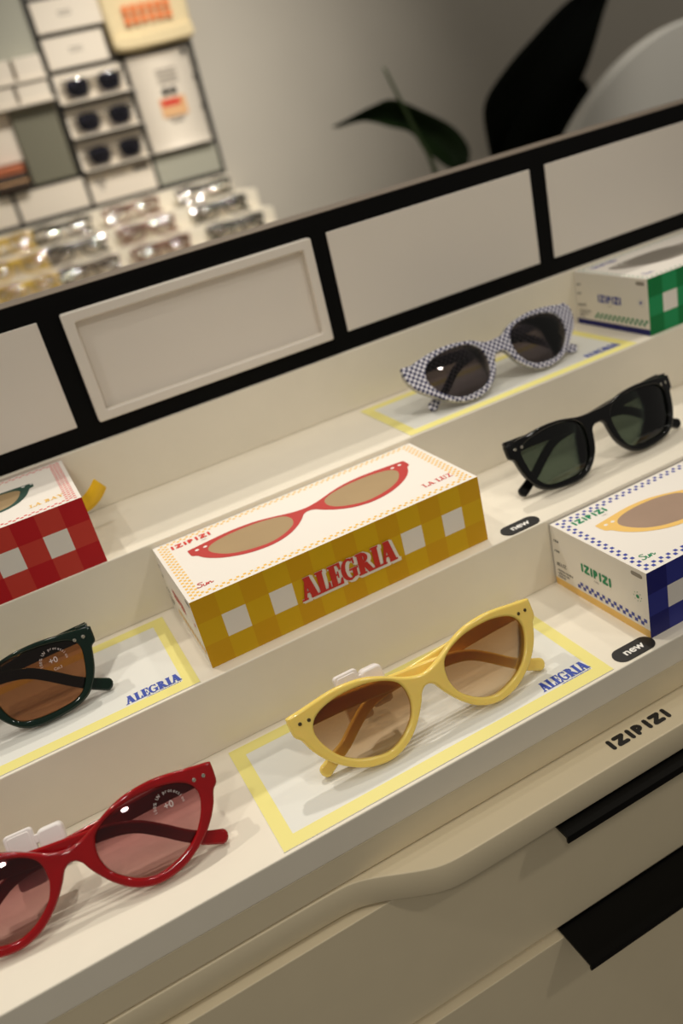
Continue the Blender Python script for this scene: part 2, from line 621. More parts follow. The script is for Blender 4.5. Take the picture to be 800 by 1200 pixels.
# black back board with white panels and the framed tray
bd = thing('back_board', 'black board with white rectangular panels behind the top step', 'board', (0, 258, Z4))
by = lambda m_, name, parent=bd, bevel=0.0: m_.build(name, parent, (0, -258, -Z4) if parent is bd else (0, 0, 0), bevel=bevel)
b = MB(); b.box(X0, X1, 258, 284, Z4, 225.4, 'black_board'); by(b, 'black_panel')
b = MB(); b.box(X0, X1, 258.1, 284, 225.4, 225.9, 'board_edge'); by(b, 'top_edge')
PX = [(-0.2 + 181.9 * k, 167.8 + 181.9 * k) for k in range(-3, 5)]
for k, (a, c) in enumerate(PX):
    if k == 3:
        continue
    b = MB(); b.box(a + (1.2 if k == 2 else 0), c, 256.9, 258.0, 144.4, 212.7, 'panel')
    by(b, 'white_panel', bevel=0.5)
a, c = PX[3]
fn = lambda x, y, h: (x, 258 - h, y)
b = MB()
solid(b, [rrect(a - .3, c + .2, 143.8, 213.4, 1.6), rrect(a + 6.6, c - 6.6, 150.2, 207.0, 1.6)], 0.0, 6.0, fn, 'panel', r=0.9)
tr = by(b, 'tray_frame')
b = MB(); solid(b, [rect(a + 4, c - 4, 148, 209)], 0.02, 0.8, fn, 'panel')
by(b, 'tray_recess', tr)


# ------------------------------------------------------------------ printed gift boxes
def luz_half():
    outer = [(0, 31.5), (7, 33.0), (13.6, 36.0), (20.5, 39.6), (27, 42.2), (33, 43.6), (41, 44.4), (48, 44.2), (57, 43.0), (64, 41.9), (70.6, 40.9), (71.3, 39.4), (71.3, 36), (70.8, 31), (68.3, 28.2), (66.3, 23), (63, 17.4), (58.4, 12), (52.6, 7.3), (45, 3), (36.5, 0.8), (28.5, 1.0), (20, 4.4), (13.3, 10), (9, 15.2), (6.2, 19.3), (4.2, 23), (2, 25), (0, 25.5)]
    lens = [(11.9, 29), (14, 33), (19.5, 36.6), (28, 39.4), (37.5, 40.4), (47, 39.9), (55, 37.7), (59.5, 34.4), (61.3, 30), (60.6, 25), (58, 19.3), (53.8, 13.6), (47.5, 9), (40, 6.1), (32, 4.7), (25, 6.4), (18.8, 10.2), (14, 15), (11.6, 20.8), (11.3, 25.3)]
    return outer, lens


def bay_half():
    outer = [(0, 37), (6, 37), (12.8, 37.6), (20, 39.3), (28, 40.8), (39.5, 41.3), (51, 40.3), (60, 39.3), (66.6, 38.4), (67.2, 36.6), (67.2, 33), (66.8, 29.8), (64.5, 28), (63.3, 23), (61.5, 16.5), (58.5, 10.5), (54.5, 5.6), (48, 2.2), (38, .5), (26.5, .2), (18.8, 2.4), (12.6, 7.8), (8.3, 14.5), (6.3, 22), (5.3, 26.5), (2.6, 28.7), (0, 28.9)]
    lens = [(11.3, 30.5), (14.5, 35), (20, 37.6), (28, 38.6), (38, 38.6), (48.5, 37.3), (55.5, 35), (58.8, 30.5), (58.3, 24), (56.5, 16.5), (53.5, 10.5), (49.5, 6.8), (43.5, 4.9), (33, 4.1), (23, 4.9), (17, 7.6), (13.2, 14), (11.2, 22.5)]
    return outer, lens


def cat_half():
    outer = [(0, 33.6), (6, 34.2), (11, 36), (15.5, 38.5), (24, 41), (36, 42.6), (48, 42.4), (60, 40.8), (69, 38.8), (73.4, 37.6), (74.9, 36.0), (75.0, 31), (73, 25.5), (69, 19.6), (62, 13.5), (54, 7), (44, 2.2), (33, .5), (23, 2.5), (14.5, 8), (9, 14.8), (6, 21.5), (3.5, 24.2), (0, 24.6)]
    lens = [(12.2, 28.5), (15.5, 34.2), (22, 38), (31, 39.3), (41, 39.3), (51, 37.8), (58, 34.5), (61.5, 29), (61.5, 22.5), (58, 15.5), (51, 9), (42.5, 5.2), (33, 4.8), (24, 6.2), (17, 10.3), (13.3, 16.5), (11.8, 22)]
    return outer, lens


def full_outline(half):
    outer, lens = half
    right = outer[1:-1]
    loop = [outer[0]] + right + [outer[-1]] + [(-x, y) for x, y in reversed(right)]
    return smooth_loop(loop, 3), smooth_loop(lens, 3), smooth_loop([(-x, y) for x, y in lens], 3)


L_, D_, H_ = 175.0, 77.6, 41.3


def gift_box(name, label, loc, g, border, cell, ncol, nrow, picture, pic_cols, logo, model, model_key, front_word=None, end='plain', end_keys=None, sun_key='red_ink', ribbon=False, thickness=H_):
    H = thickness
    root = thing(name, label, 'gift box', loc)
    m_ = MB()
    # closed carton: gingham long sides, white top and ends
    n = 13
    cw = L_ / n
    rh = H / 3
    for side, y in ((0, 0.0), (1, D_)):
        for i in range(n):
            for j in range(3):
                even, mid = i % 2 == 0, j == 1
                key = g + '0' if even and not mid else ('gw' if (not even and mid) else g + '1')
                if front_word and side == 0 and mid and i in (5, 7):
                    key = g + '1'
                q = [(i * cw, y, j * rh), ((i + 1) * cw, y, j * rh), ((i + 1) * cw, y, (j + 1) * rh), (i * cw, y, (j + 1) * rh)]
                m_.add(q if side == 0 else q[::-1], [(0, 1, 2, 3)], key)
    m_.add([(0, 0, 0), (L_, 0, 0), (L_, D_, 0), (0, D_, 0)], [(3, 2, 1, 0)], 'white_card')
    m_.add([(0, 0, H), (L_, 0, H), (L_, D_, H), (0, D_, H)], [(0, 1, 2, 3)], 'white_card')
    if end_keys:
        zs = end_keys[1]
        for x in (0, L_):
            q = [(x, 0, 0), (x, 0, zs), (x, D_, zs), (x, D_, 0)]
            m_.add(q if x == 0 else q[::-1], [(0, 1, 2, 3)], end_keys[0])
            q = [(x, 0, zs), (x, 0, H), (x, D_, H), (x, D_, zs)]
            m_.add(q if x == 0 else q[::-1], [(0, 1, 2, 3)], 'white_card')
    else:
        for x in (0, L_):
            q = [(x, 0, 0), (x, 0, H), (x, D_, H), (x, D_, 0)]
            m_.add(q if x == 0 else q[::-1], [(0, 1, 2, 3)], 'white_card')
    T = lambda x, y, h: (x, y, H + 0.08 + h)
    # check border printed on the lid
    cx, cy = cell
    mg = 2.0
    nx = int((L_ - 2 * mg) / cx)
    ny = int((D_ - 2 * mg) / cy)
    cx = (L_ - 2 * mg) / nx
    cy = (D_ - 2 * mg) / ny
    for i in range(nx):
        for j in range(ny):
            if (i + j) % 2:
                continue
            if i < ncol or i >= nx - ncol or j < nrow or j >= ny - nrow:
                ex, ey = cx * 0.09, cy * 0.09
                m_.add([T(mg + i * cx + ex, mg + j * cy + ey, 0), T(mg + (i + 1) * cx - ex, mg + j * cy + ey, 0), T(mg + (i + 1) * cx - ex, mg + (j + 1) * cy - ey, 0), T(mg + i * cx + ex, mg + (j + 1) * cy - ey, 0)], [(0, 1, 2, 3)], border)
    body = m_.build('carton', root)
    # picture of the sunglasses on the lid
    m_ = MB()
    o, l1, l2 = full_outline(picture)
    P = lambda x, y, h: T(87.0 + x, 22.0 + y * 0.84, h)
    flat(m_, [o, l1, l2], 0.05, P, pic_cols[0])
    flat(m_, [l1], 0.03, P, pic_cols[1])
    flat(m_, [l2], 0.03, P, pic_cols[1])
    for u in (-66.5, -61.5, 61.5, 66.5):
        flat(m_, [circle(u, 36.4, 1.25, 10)], 0.1, P, 'white_ink')
    m_.build('glasses_picture', root)
    # lettering
    m_ = MB()
    put_polys(m_, brand_polys(24.5, 5.2), 8.8, 64.6, 0.06, T, logo)
    put_text(m_, 'PARIS', 26, 61.6, 1.5, 0.06, T, 'grey_ink')
    m_.build('brand_lettering', root)
    # handwritten word
    m_ = MB()
    sun = [[(3.4, 4.6), (1.6, 5.0), (.7, 3.9), (2.4, 2.5), (2.2, .6), (.6, .1), (-.4, .9)], [(3.4, 2.4), (3.2, .4), (4.4, .3), (5.1, 2.4), (5.0, .3)], [(5.8, 2.3), (5.8, .2), (6.6, 2.1), (7.4, 2.0), (7.5, .3), (8.6, .9)]]
    for line in sun:
        s_ = smooth_open(line, 4)
        for i in range(len(s_) - 1):
            flat(m_, [capsule(s_[i], s_[i + 1], 0.55, 3)], 0.06 + 0.006 * i, lambda x, y, h: T(8.4 + x, 10.2 + y, h), sun_key)
    m_.build('script_lettering', root)
    m_ = MB()
    put_polys(m_, serif_word(model, 19.5, 4.6, heavy=0.13), 147.6, 12.6, 0.06, T, model_key)
    m_.build('model_lettering', root)
    if front_word:
        Fp = lambda x, y, h: (x, -0.1 - h, y)
        m_ = MB()
        w = serif_word(front_word, 59, 13.4, heavy=0.24)
        n_ = 0
        for p in w:                                        # white drop shadow behind each letter
            if area(p) < 0:
                p = p[::-1]
            for dx, dy in ((1.6, -1.2), (0.8, -0.6)):
                n_ += 1
                flat(m_, [inset([(a_ + 56.6 + dx, b_ + 14.2 + dy) for a_, b_ in p], -0.6)], 0.02 + 0.006 * n_, Fp, 'gw')
        for n2, p in enumerate(w):
            flat(m_, [[(a_ + 56.6, b_ + 14.2) for a_, b_ in (p if area(p) > 0 else p[::-1])]], 0.06 + 0.006 * (n_ + n2), Fp, 'deep_red_ink')
        m_.build('title_lettering', root)
    if end != 'plain':
        # printed left end: rows of the information panel; x runs from back to front
        E_ = lambda x, y, h: (-0.1 - h, D_ - x, y)
        m_ = MB()
        ik, ck, sk = end
        put_polys(m_, brand_polys(25.0, 6.0), D_ - 52.5, 19.6, 0.02, E_, ik)
        put_text(m_, 'PARIS', D_ - 42, 17.0, 1.6, 0.02, E_, 'grey_ink')
        m_.build('brand_lettering', root)
        m_ = MB()
        put_text(m_, '#LUZ', 2.6, 14.6, 3.6, 0.02, E_, 'black_ink', bold=0.012)
        for i, wd in enumerate((13.5, 10.5, 6)):
            fine_print(m_, 2.8, 10.8 - 2.2 * i, wd, 1.2, 0.02, E_, 'black_ink')
        for zt in (31, 24):
            fine_print(m_, 2.0, zt, 3.6, 1.4, 0.02, E_, 'black_ink')
        m_.build('information_lettering', root)
        m_ = MB()
        c_ = 2.3
        for i in range(24):
            for j in range(2):
                if (i + j) % 2 == 0:
                    x_ = D_ - 57 + i * c_
                    y_ = 6.6 + j * c_
                    m_.add([E_(x_, y_, 0.02), E_(x_ + c_, y_, 0.02), E_(x_ + c_, y_ + c_, 0.02), E_(x_, y_ + c_, 0.02)], [(0, 1, 2, 3)], ck)
        m_.build('check_strip', root)
        m_ = MB()
        flat(m_, [circle(D_ - 7.5, 23.7, 1.2, 12)], 0.02, E_, sk)
        for k in range(8):
            a_ = k * PI / 4
            flat(m_, [circle(D_ - 7.5 + 2.8 * math.cos(a_), 23.7 + 2.8 * math.sin(a_), 0.32, 6)], 0.02, E_, sk)
        m_.build('sun_symbol', root)
        m_ = MB()
        flat(m_, [capsule((D_ - 10, 37.6), (D_ - 4.2, 37.6), 2.6)], 0.02, E_, 'grey_ink')
        m_.build('hanging_slot', root)
    if ribbon:
        m_ = MB()
        path = [(-8, 0), (0, 0.2), (6, 2.2), (11, 5.6), (14.2, 8.8), (15.4, 9.6), (14.6, 8.0), (10.8, 4.2), (6, 1.0), (0, -1.0), (-8, -1.2)]
        path = smooth_open(path, 4)
        vv, ff = [], []
        for x_, z_ in path:
            vv += [(L_ + x_ - 2.6, 50, 21.5 + z_), (L_ + x_ + 2.2, 54, 13.0 + z_)]
        for i in range(len(path) - 1):
            ff.append((2 * i, 2 * i + 1, 2 * i + 3, 2 * i + 2))
        m_.add(vv, ff, 'ribbon', True)
        r_ = m_.build('ribbon_tab', root)
        r_['label'] = 'yellow ribbon pull tab'
        md = r_.modifiers.new('t', 'SOLIDIFY'); md.thickness = 0.5 * S
    return root


E_OFF = 0.03
gift_box('gift_box', 'yellow gingham gift box lettered ALEGRIA on the middle step', (-5.7, 94.9, Z2 + E_OFF), 'gy', 'yellow_ink', (1.95, 1.9), 3, 2, luz_half(),
         ('red_frame_print', 'lens_print'), 'red_ink', 'LA LUZ', 'red_ink', front_word='ALEGRIA', end=('red_ink', 'yellow_ink', 'red_ink'), sun_key='deep_red_ink')
gift_box('gift_box', 'navy gingham gift box with pale end panel on the bottom step', (206.5, 8.1, E_OFF), 'gb', 'navy_ink', (2.5, 2.5), 2, 2, luz_half(),
         ('amber_ink', 'lens_print_mauve'), 'green_ink', 'LA LUZ', 'green_ink', end=('green_ink', 'navy_ink', 'green_ink'), end_keys=('amber_ink', 5.0), sun_key='green_ink')
gift_box('gift_box', 'red gingham gift box with yellow ribbon tab on the top step', (-31.2 - L_, 173.4, Z3 + E_OFF), 'gr', 'pink_ink', (2.1, 1.7), 3, 2, bay_half(),
         ('green_frame_print', 'lens_print'), 'green_ink', 'LA BAY', 'yellow_ink', ribbon=True, sun_key='yellow_ink')
gift_box('gift_box', 'green gingham gift box at the far right of the top step', (377.6, 176.8, Z3 + E_OFF), 'gg', 'green_ink', (2.2, 2.2), 1, 1, cat_half(),
         ('grey_ink', 'lens_print_grey'), 'navy_ink', 'LA LUZ', 'navy_ink', end=('navy_ink', 'green_ink', 'navy_ink'), end_keys=('gb0', 4.5), sun_key='navy_ink')


# ------------------------------------------------------------------ printed cards and stickers
def display_card(label, x0, x1, y0, y1, z):
    root = thing('display_card', label, 'card', (x0, y0, z + E_OFF))
    w, d = x1 - x0, y1 - y0
    Fp = lambda x, y, h: (x, y, h)
    m_ = MB()
    bw = 7.6
    solid(m_, [rect(0, w, 0, d)], 0, 0.32, Fp, 'card_inner')
    flat(m_, [rect(0.1, w - .1, 0.1, d - .1), rect(bw, w - bw, bw, d - bw)], 0.36, Fp, 'card_yellow')
    m_.build('printed_sheet', root)
    m_ = MB()
    put_polys(m_, serif_word('ALEGRIA', 30.0, 7.2, heavy=0.24), w - 37.8, 9.0, 0.4, Fp, 'blue_ink')
    fine_print(m_, w - 27, 7.7, 18.5, 0.7, 0.4, Fp, 'blue_ink')
    m_.build('title_lettering', root)
    return root


display_card('pale card with yellow border under the yellow sunglasses', -15.0, 175.3, 1.9, 82.0, 0.0)
display_card('pale card with yellow border under the dark green sunglasses', -205.0, -14.5, 88.2, 167.6, Z2)
display_card('pale card with yellow border under the checked sunglasses', 172.4, 362.5, 173.6, 247.5, Z3)


def new_label(label, cx, cy, z):
    root = thing('new_sticker', label, 'sticker', (cx, cy, z + E_OFF))
    Fp = lambda x, y, h: (x, y, h)
    m_ = MB()
    solid(m_, [rrect(-13, 13, -5.4, 5.4, 5.39, 8)], 0, 0.5, Fp, 'black_ink')
    m_.build('pill', root)
    m_ = MB()
    put_text(m_, 'new', -6.6, -2.0, 7.0, 0.55, Fp, 'white_ink', bold=0.025, width=13.2)
    m_.build('lettering', root)


new_label('black pill sticker reading new beside the navy gift box', 193.6, 7.3, 0.0)
new_label('black pill sticker reading new below the black sunglasses', 191.0, 93.0, Z2)


# ------------------------------------------------------------------ sunglasses
def wrap(u, U, amt=3.6):
    return amt * (abs(u) / U) ** 4.5


def make_glasses(name, label, cat, loc, yaw, tilt, half, fkey, lkey, rivets='rivet', size=1.0, tagpos=None, lens_mark=None, tkey=None, clear_back=False, temple_text=None, group=None):
    t = math.radians(tilt)
    loc = (loc[0], loc[1], loc[2] + 4.5 * math.sin(t) + 0.42)
    zlow = 4.5 * math.sin(t) + 0.05
    root = thing(name, label, cat, (loc[0], loc[1], loc[2]), (0, 0, 0), group)
    root.rotation_euler = (-t, 0, math.radians(yaw))
    root.scale = (size, size, size)
    o, l1, l2 = full_outline(half)
    U = max(p[0] for p in o)
    W = lambda x, y, h: (x, -h + wrap(x, U), y)         # h grows towards the viewer, 0 is the front face
    m_ = MB()
    if clear_back:
        solid(m_, [o, l1, l2], -1.7, 0.0, W, fkey, r=0.6)
        m_.build('frame_front', root)
        m_ = MB()
        sh = lambda lp, d: inset(lp if area(lp) > 0 else lp[::-1], d)
        solid(m_, [sh(o, -0.5), sh(l1, 0.4), sh(l2, 0.4)], -4.4, -1.72, W, 'clear_plastic', r=1.0)
        cbk = m_.build('frame_back', root)
        cbk['label'] = 'clear back layer of the frame'
    else:
        solid(m_, [o, l1, l2], -4.5, 0.0, W, fkey, r=1.25, nr=4)
        m_.build('frame_front', root)
    for lp in (l2, l1):
        m_ = MB()
        lo = inset(lp if area(lp) > 0 else lp[::-1], -0.5)
        cx = sum(p[0] for p in lo) / len(lo)
        cy = sum(p[1] for p in lo) / len(lo)
        k = len(lo)
        rings = (1.0, 0.9, 0.75, 0.55, 0.35, 0.15)
        for h0, flip in ((-1.9, False), (-3.0, True)):       # domed front and back surface
            vv = []
            for sc in rings:
                vv += [W(cx + (x - cx) * sc, cy + (y - cy) * sc, h0 + 2.2 * (1 - sc * sc)) for x, y in lo]
            vv.append(W(cx, cy, h0 + 2.2))
            ff = []
            for j in range(len(rings) - 1):
                for i in range(k):
                    ff.append((j * k + i, j * k + (i + 1) % k, (j + 1) * k + (i + 1) % k, (j + 1) * k + i))
            j = len(rings) - 1
            for i in range(k):
                ff.append((j * k + i, j * k + (i + 1) % k, len(vv) - 1))
            m_.add(vv, [tuple(reversed(f)) for f in ff] if flip else ff, lkey, True)
        ln = m_.build('lens', root)
    if lens_mark:
        m_ = MB()
        cx, cy, big, key = lens_mark
        Wf = W
        lc = Vector((sum(p[0] for p in l1) / len(l1), sum(p[1] for p in l1) / len(l1)))
        W = lambda x, y, h: Wf(x, y, -1.7 + 2.2 * (1 - min(1.0, (Vector((x, y)) - lc).length / 27.0) ** 2))
        arc_text(m_, '100% UV protection', cx, cy, 6.0, math.radians(195), math.radians(-5), 2.0, -1.3, W, key)
        put_text(m_, '+0', cx - 2.6, cy - 0.8, 4.2, -1.3, W, key, bold=0.02)
        if big:
            put_text(m_, 'Cat.3', cx - 1.6, cy - 4.6, 2.0, -1.3, W, key, bold=0.01)
        m_.build('lens_print', root)
        W = Wf
    # folded temples, one behind the other
    tk = tkey or fkey
    for s, w0, w1 in ((1, 6.3, 9.5), (-1, 10.4, 13.6)):
        low = (w1 * math.sin(t) - zlow) / math.cos(t) + 0.25
        tipc = low + 3.0
        k = U / 71.0
        path = [(-69.0 * k, 36.4), (-40 * k, 35.0), (-12, 32.8), (10, 31.2), (22, 29.6), (31, 26.6), (40, 20.8), (48, 14.8), (56, max(9.6, tipc + 3.2)), (64.5 if s == 1 else 62.0, tipc)]
        path = smooth_open(path, 4)
        up, dn = [], []
        for i, p in enumerate(path):
            a_ = Vector(path[max(i - 1, 0)])
            c_ = Vector(path[min(i + 1, len(path) - 1)])
            d = (c_ - a_).normalized()
            nrm = Vector((-d.y, d.x))
            f = i / (len(path) - 1)
            wd = 4.4 if f < 0.06 else (4.4 + (2.9 - 4.4) * min(1, f / 0.5))
            if f > 0.8:
                wd = 2.9 + (f - 0.8) * 2.5
            up.append((p[0] + nrm.x * wd, p[1] + nrm.y * wd))
            dn.append((p[0] - nrm.x * wd, p[1] - nrm.y * wd))
        d = (Vector(path[-1]) - Vector(path[-2])).normalized()
        e = Vector(path[-1])
        cap = []
        for a_ in (60, 30, 0, -30, -60):
            an = math.radians(a_)
            nrm = Vector((-d.y, d.x))
            q = e + d * (2.6 * math.cos(an)) + nrm * (3.3 * math.sin(an))
            cap.append((q.x, q.y))
        loop = up + cap + dn[::-1]
        loop = [(s * x, y) for x, y in loop]
        m_ = MB()
        solid(m_, [loop], -w1, -w0, lambda x, y, h: (x, -h, y), tk, r=1.1, nr=3)
        # hinge block joining the temple to the frame end
        solid(m_, [rect(*(sorted((-s * (U - 1.4), -s * (U - 7.5)))), 31.8, 40.2)], -w1, -4.6, lambda x, y, h: (x, -h, y), tk, r=0.8)
        tm = m_.build('temple', root)
        if s == -1 and temple_text:
            m_ = MB()
            put_text(m_, temple_text[0], -8, 32.5, 2.2, -w0 + 0.05, lambda x, y, h: (x, -h, y), temple_text[1], ang=math.radians(4))
            m_.build('lettering', tm)
    if rivets:
        for s in (-1, 1):
            for du in (5.2, 9.8):
                m_ = MB()
                solid(m_, [circle(s * (U - du), 36.2 if U > 68 else 34.6, 0.95, 12)], -0.8, 0.28, W, rivets, r=0.2, nr=2)
                m_.build('rivet', root)
    if tagpos:
        m_ = MB()
        u0 = tagpos
        Fp = lambda x, y, h: (x, -h, y)
        w = 14.2
        solid(m_, [rrect(u0, u0 + 13.2, 20.5, 46.4, 1.8)], -w - 3.4, -w, Fp, 'tag', r=0.7)
        solid(m_, [rrect(u0 + 1.6, u0 + 11.6, 33.0, 45.0, 1.2)], -w, -w + 0.5, Fp, 'tag', r=0.25, nr=2)
        solid(m_, [rrect(u0 + 14.2, u0 + 26.0, 23.0, 43.4, 2.6)], -w - 7.0, -w, Fp, 'tag', r=1.4)
        solid(m_, [rrect(u0 + 10.0, u0 + 18.0, 38.0, 42.0, 1.0)], -w - 3.0, -w - .6, Fp, 'tag', r=0.4)
        tg = m_.build('security_tag', root)
        tg['label'] = 'white plastic security tag clipped to the temple'
    return root


def zl(tilt, extra):
    return 4.5 * math.sin(math.radians(tilt)) + extra


make_glasses('sunglasses', 'yellow cat-eye sunglasses with brown gradient lenses', 'sunglasses', (82.95, 17.1, 0), -0.1, 26.5, luz_half(), 'fr_yellow', 'l_yellow', rivets='rivet_dark', tagpos=-40.4, temple_text=('LUZ', 'grey_ink'))
make_glasses('sunglasses', 'glossy red cat-eye sunglasses with plum gradient lenses', 'sunglasses', (-100.0, 20.3, 0), -4.3, 34, luz_half(), 'fr_red', 'l_red', size=0.987, tagpos=-27.0, lens_mark=(47.5, 30.2, False, 'print_grey'), temple_text=('LUZ', 'pink_ink'))
blk = make_glasses('sunglasses', 'black square sunglasses with green-grey lenses', 'sunglasses', (276.3, 107.8, Z2), 1.3, 21, bay_half(), 'fr_black', 'l_black')
make_glasses('sunglasses', 'dark green square sunglasses with brown lenses', 'sunglasses', (-120.1, 111.1, Z2), -2.5, 23.4, bay_half(), 'fr_green', 'l_green', size=0.98, lens_mark=(44.5, 28.6, True, 'print_grey'))
make_glasses('sunglasses', 'navy and white checked cat-eye sunglasses with grey lenses', 'sunglasses', (264.8, 185.7, Z3), 4, 31, cat_half(), 'fr_check', 'l_check', rivets=None, size=0.98, clear_back=True)

# ------------------------------------------------------------------ far side of the shop
YF = 1750.0
index_children()
f_st = thing('stepped_display', 'far cream stepped display under the wall grid full of small glasses', 'display stand', (0, 1500, FLOOR))
for y0, z0, z1 in ((1500, FLOOR, 68), (1578, 68.02, 107), (1655, 107.02, 147), (1738, 147.02, 188)):
    b = MB(); b.box(-700, 640 if y0 < 1700 else 612, y0, 1785, z0, z1, 'cream')
    b.build('tread', f_st, (0, -1500, CZ), bevel=1.0)

# grid of black bars with panels between them
gr = thing('wall_grid', 'black metal wall grid holding cards and packs at the far wall', 'wall grid', (0, YF, 188))
gp = lambda m_, name, bevel=0.0: m_.build(name, gr, (0, -YF, -188), bevel=bevel)
xs = [-182, -24, 134, 292, 450, 608]
b = MB()
b.box(-182, 612, YF, YF + 10, 188, 198, 'grid')
for x in (292, 450):
    b.box(x - 4, x + 4, YF, YF + 10, 198, 760, 'grid')
b.box(604, 612, YF, YF + 10, 198, 470, 'grid')
for x in (-24, 134):
    b.box(x - 4, x + 4, YF, YF + 10, 198, 262, 'grid')
b.box(-182, 296, YF, YF + 10, 259, 266, 'grid')
for k in range(8):
    z = 261 + 67 * k
    b.box(292, 450, YF, YF + 10, z - 3, z + 4, 'grid')
b.box(450, 608, YF, YF + 10, 258, 264, 'grid')
b.box(450, 608, YF, YF + 10, 463, 470, 'grid')
gp(b, 'black_frame')
for a, c, z0, z1, key in ((-178, -28, 199, 258, 'far_panel'), (-20, 130, 199, 258, 'far_panel'), (138, 288, 199, 258, 'far_panel'), (454, 604, 199, 258, 'far_green')):
    b = MB(); b.box(a, c, YF + 2, YF + 8, z0, z1, key); gp(b, 'panel')
for k in range(1, 4):
    z = 261 + 67 * (k - 1)
    b = MB()
    b.box(296, 446, YF + 2, YF + 8, z + 4.5, z + 63.5, 'far_panel')
    b.box(296, 446, YF - 26, YF + 2, z + 4.5, z + 8.0, 'far_panel')
    gp(b, 'shelf_panel')

# blank white packs in the two cells above, the printed card in the lowest cell
for k, lab in ((4, 'white pack with grey print above the far sunglasses, lower of two'), (5, 'white pack with grey print above the far sunglasses, upper of two')):
    z = 261 + 67 * (k - 1)
    root = thing('boxed_pack', lab, 'box', (297, YF - 8, z + 4.2), group='white packs in the wall grid')
    b = MB(); b.box(0, 128 if k == 4 else 140, 0, 18, 0, 57, 'far_panel'); b.build('carton', root, bevel=0.8)
    b = MB()
    for i in range(2):
        b.box(50, 78, -0.3, 0, 32 - 6 * i, 34.5 - 6 * i, 'grey_ink')
    b.build('print', root)
root = thing('printed_card', 'white card with a grey heart motif and black tag below the far sunglasses', 'card', (296.5, YF - 2, 198.1))
b = MB(); b.box(0, 149, 0, 3, 0, 59, 'far_panel'); b.build('sheet', root)
b = MB()
for i in range(4):
    b.box(12 + 4 * i, 42 - 4 * i, -0.4, 0, 44 - 7 * i, 49 - 7 * i, 'grey_ink')
b.box(50, 88, -0.4, 0, 46, 49, 'grey_ink')
b.build('motif', root)
b = MB(); b.box(106, 142, -0.8, 0, 45, 54, 'black_ink'); b.build('tag', root)

# sunglasses in the grid and on the far steps, copies of the black pair with their own colours
def recolour(root, fkey, lkey):
    for o in col.objects:
        if o.parent is root and o.type == 'MESH' and o.data.materials:
            o.material_slots[0].link = 'OBJECT'
            nm = o.name.split('.')[0]
            o.material_slots[0].material = M[lkey] if nm == 'lens' else (M['rivet'] if nm == 'rivet' else M[fkey])


for k, lab in ((1, 'dark-lensed sunglasses in the lowest of three far grid shelves'), (2, 'dark-lensed sunglasses in the middle of three far grid shelves'), (3, 'dark-lensed sunglasses in the highest of three far grid shelves')):
    g_ = copy_tree(blk)
    g_.location = [373 * S, (YF - 20) * S, (261 + 67 * (k - 1) + 8.2 + 1.6) * S]
    g_.rotation_euler = (math.radians(-5), 0, 0)
    tag(g_, lab, 'sunglasses', 'sunglasses in the wall grid')
    recolour(g_, 'l_clear', 'l_dark')
cols = (('fg_yellow', 'pale yellow', 77), ('fg_grey', 'smoky grey', 207), ('fg_pink', 'rosy brown', 366), ('fg_dark', 'charcoal', 538))
for ck, cn, x in cols:
    for y, z, rn in ((1692, 147, 'back'), (1622, 107, 'middle'), (1545, 68, 'front')):
        g_ = copy_tree(blk)
        jx = {'back': -3, 'middle': 2, 'front': 3}[rn]
        g_.location = [(x + jx) * S, y * S, (z + 3.1) * S]
        g_.rotation_euler = (math.radians(-26), 0, math.radians(random.uniform(-3, 3)))
        tag(g_, '%s glasses in the %s row of the far stepped display' % (cn, rn), 'glasses', 'glasses on the far stepped display')
        recolour(g_, ck if rn != 'front' or ck != 'fg_grey' else 'fg_taupe', 'l_clear')

# hanging clear pack with a printed poster card
root = thing('hanging_pack', 'white hanging pack with an orange printed square right of the far sunglasses', 'pack', (454, YF - 6, 264.5))
b = MB()
path = smooth_open([(0, 194), (1, 150), (0.5, 80), (-1, 30), (-4, 10), (-9, 2)], 5)
vv, ff = [], []
for y_, z_ in path:
    vv += [(2, y_, z_), (141, y_, z_)]
for i in range(len(path) - 1):
    ff.append((2 * i, 2 * i + 2, 2 * i + 3, 2 * i + 1))
b.add(vv, ff, 'far_panel', True)
o = b.build('sheet', root)
md = o.modifiers.new('t', 'SOLIDIFY'); md.thickness = 1.0 * S
b = MB()
for i in range(4):
    b.box(58, 104, -1.2, -0.4, 158 - 8 * i, 160.5 - 8 * i, 'grey_ink')
b.build('text_lines', root)
b = MB()
b.box(58, 98, -1.6, -0.8, 62, 66, 'grey_ink'); b.box(64, 92, -1.6, -0.8, 54, 58, 'grey_ink')
b.build('text_lines', root)
b = MB()
for cx in (68, 86):
    solid(b, [circle(cx, 117, 8, 14)], 0.6, 1.6, lambda x, y, h: (x, -h - .4, y), 'black_ink')
b.build('dark_mark', root)
b = MB(); b.box(48, 108, -1.4, -0.4, 66, 104, 'peach'); b.box(52, 96, -1.9, -1.4, 88, 101, 'red_ink'); b.build('coloured_square', root)
b = MB()
for x_, z_ in ((-2, 60), (-2, 128), (146, 72), (146, 134), (132, 186)):
    b = MB()
    b.box(x_ - 6, x_ + 4, -5, 0, z_ - 5, z_ + 5, 'grid')
    b.build('clip', root, bevel=0.8)

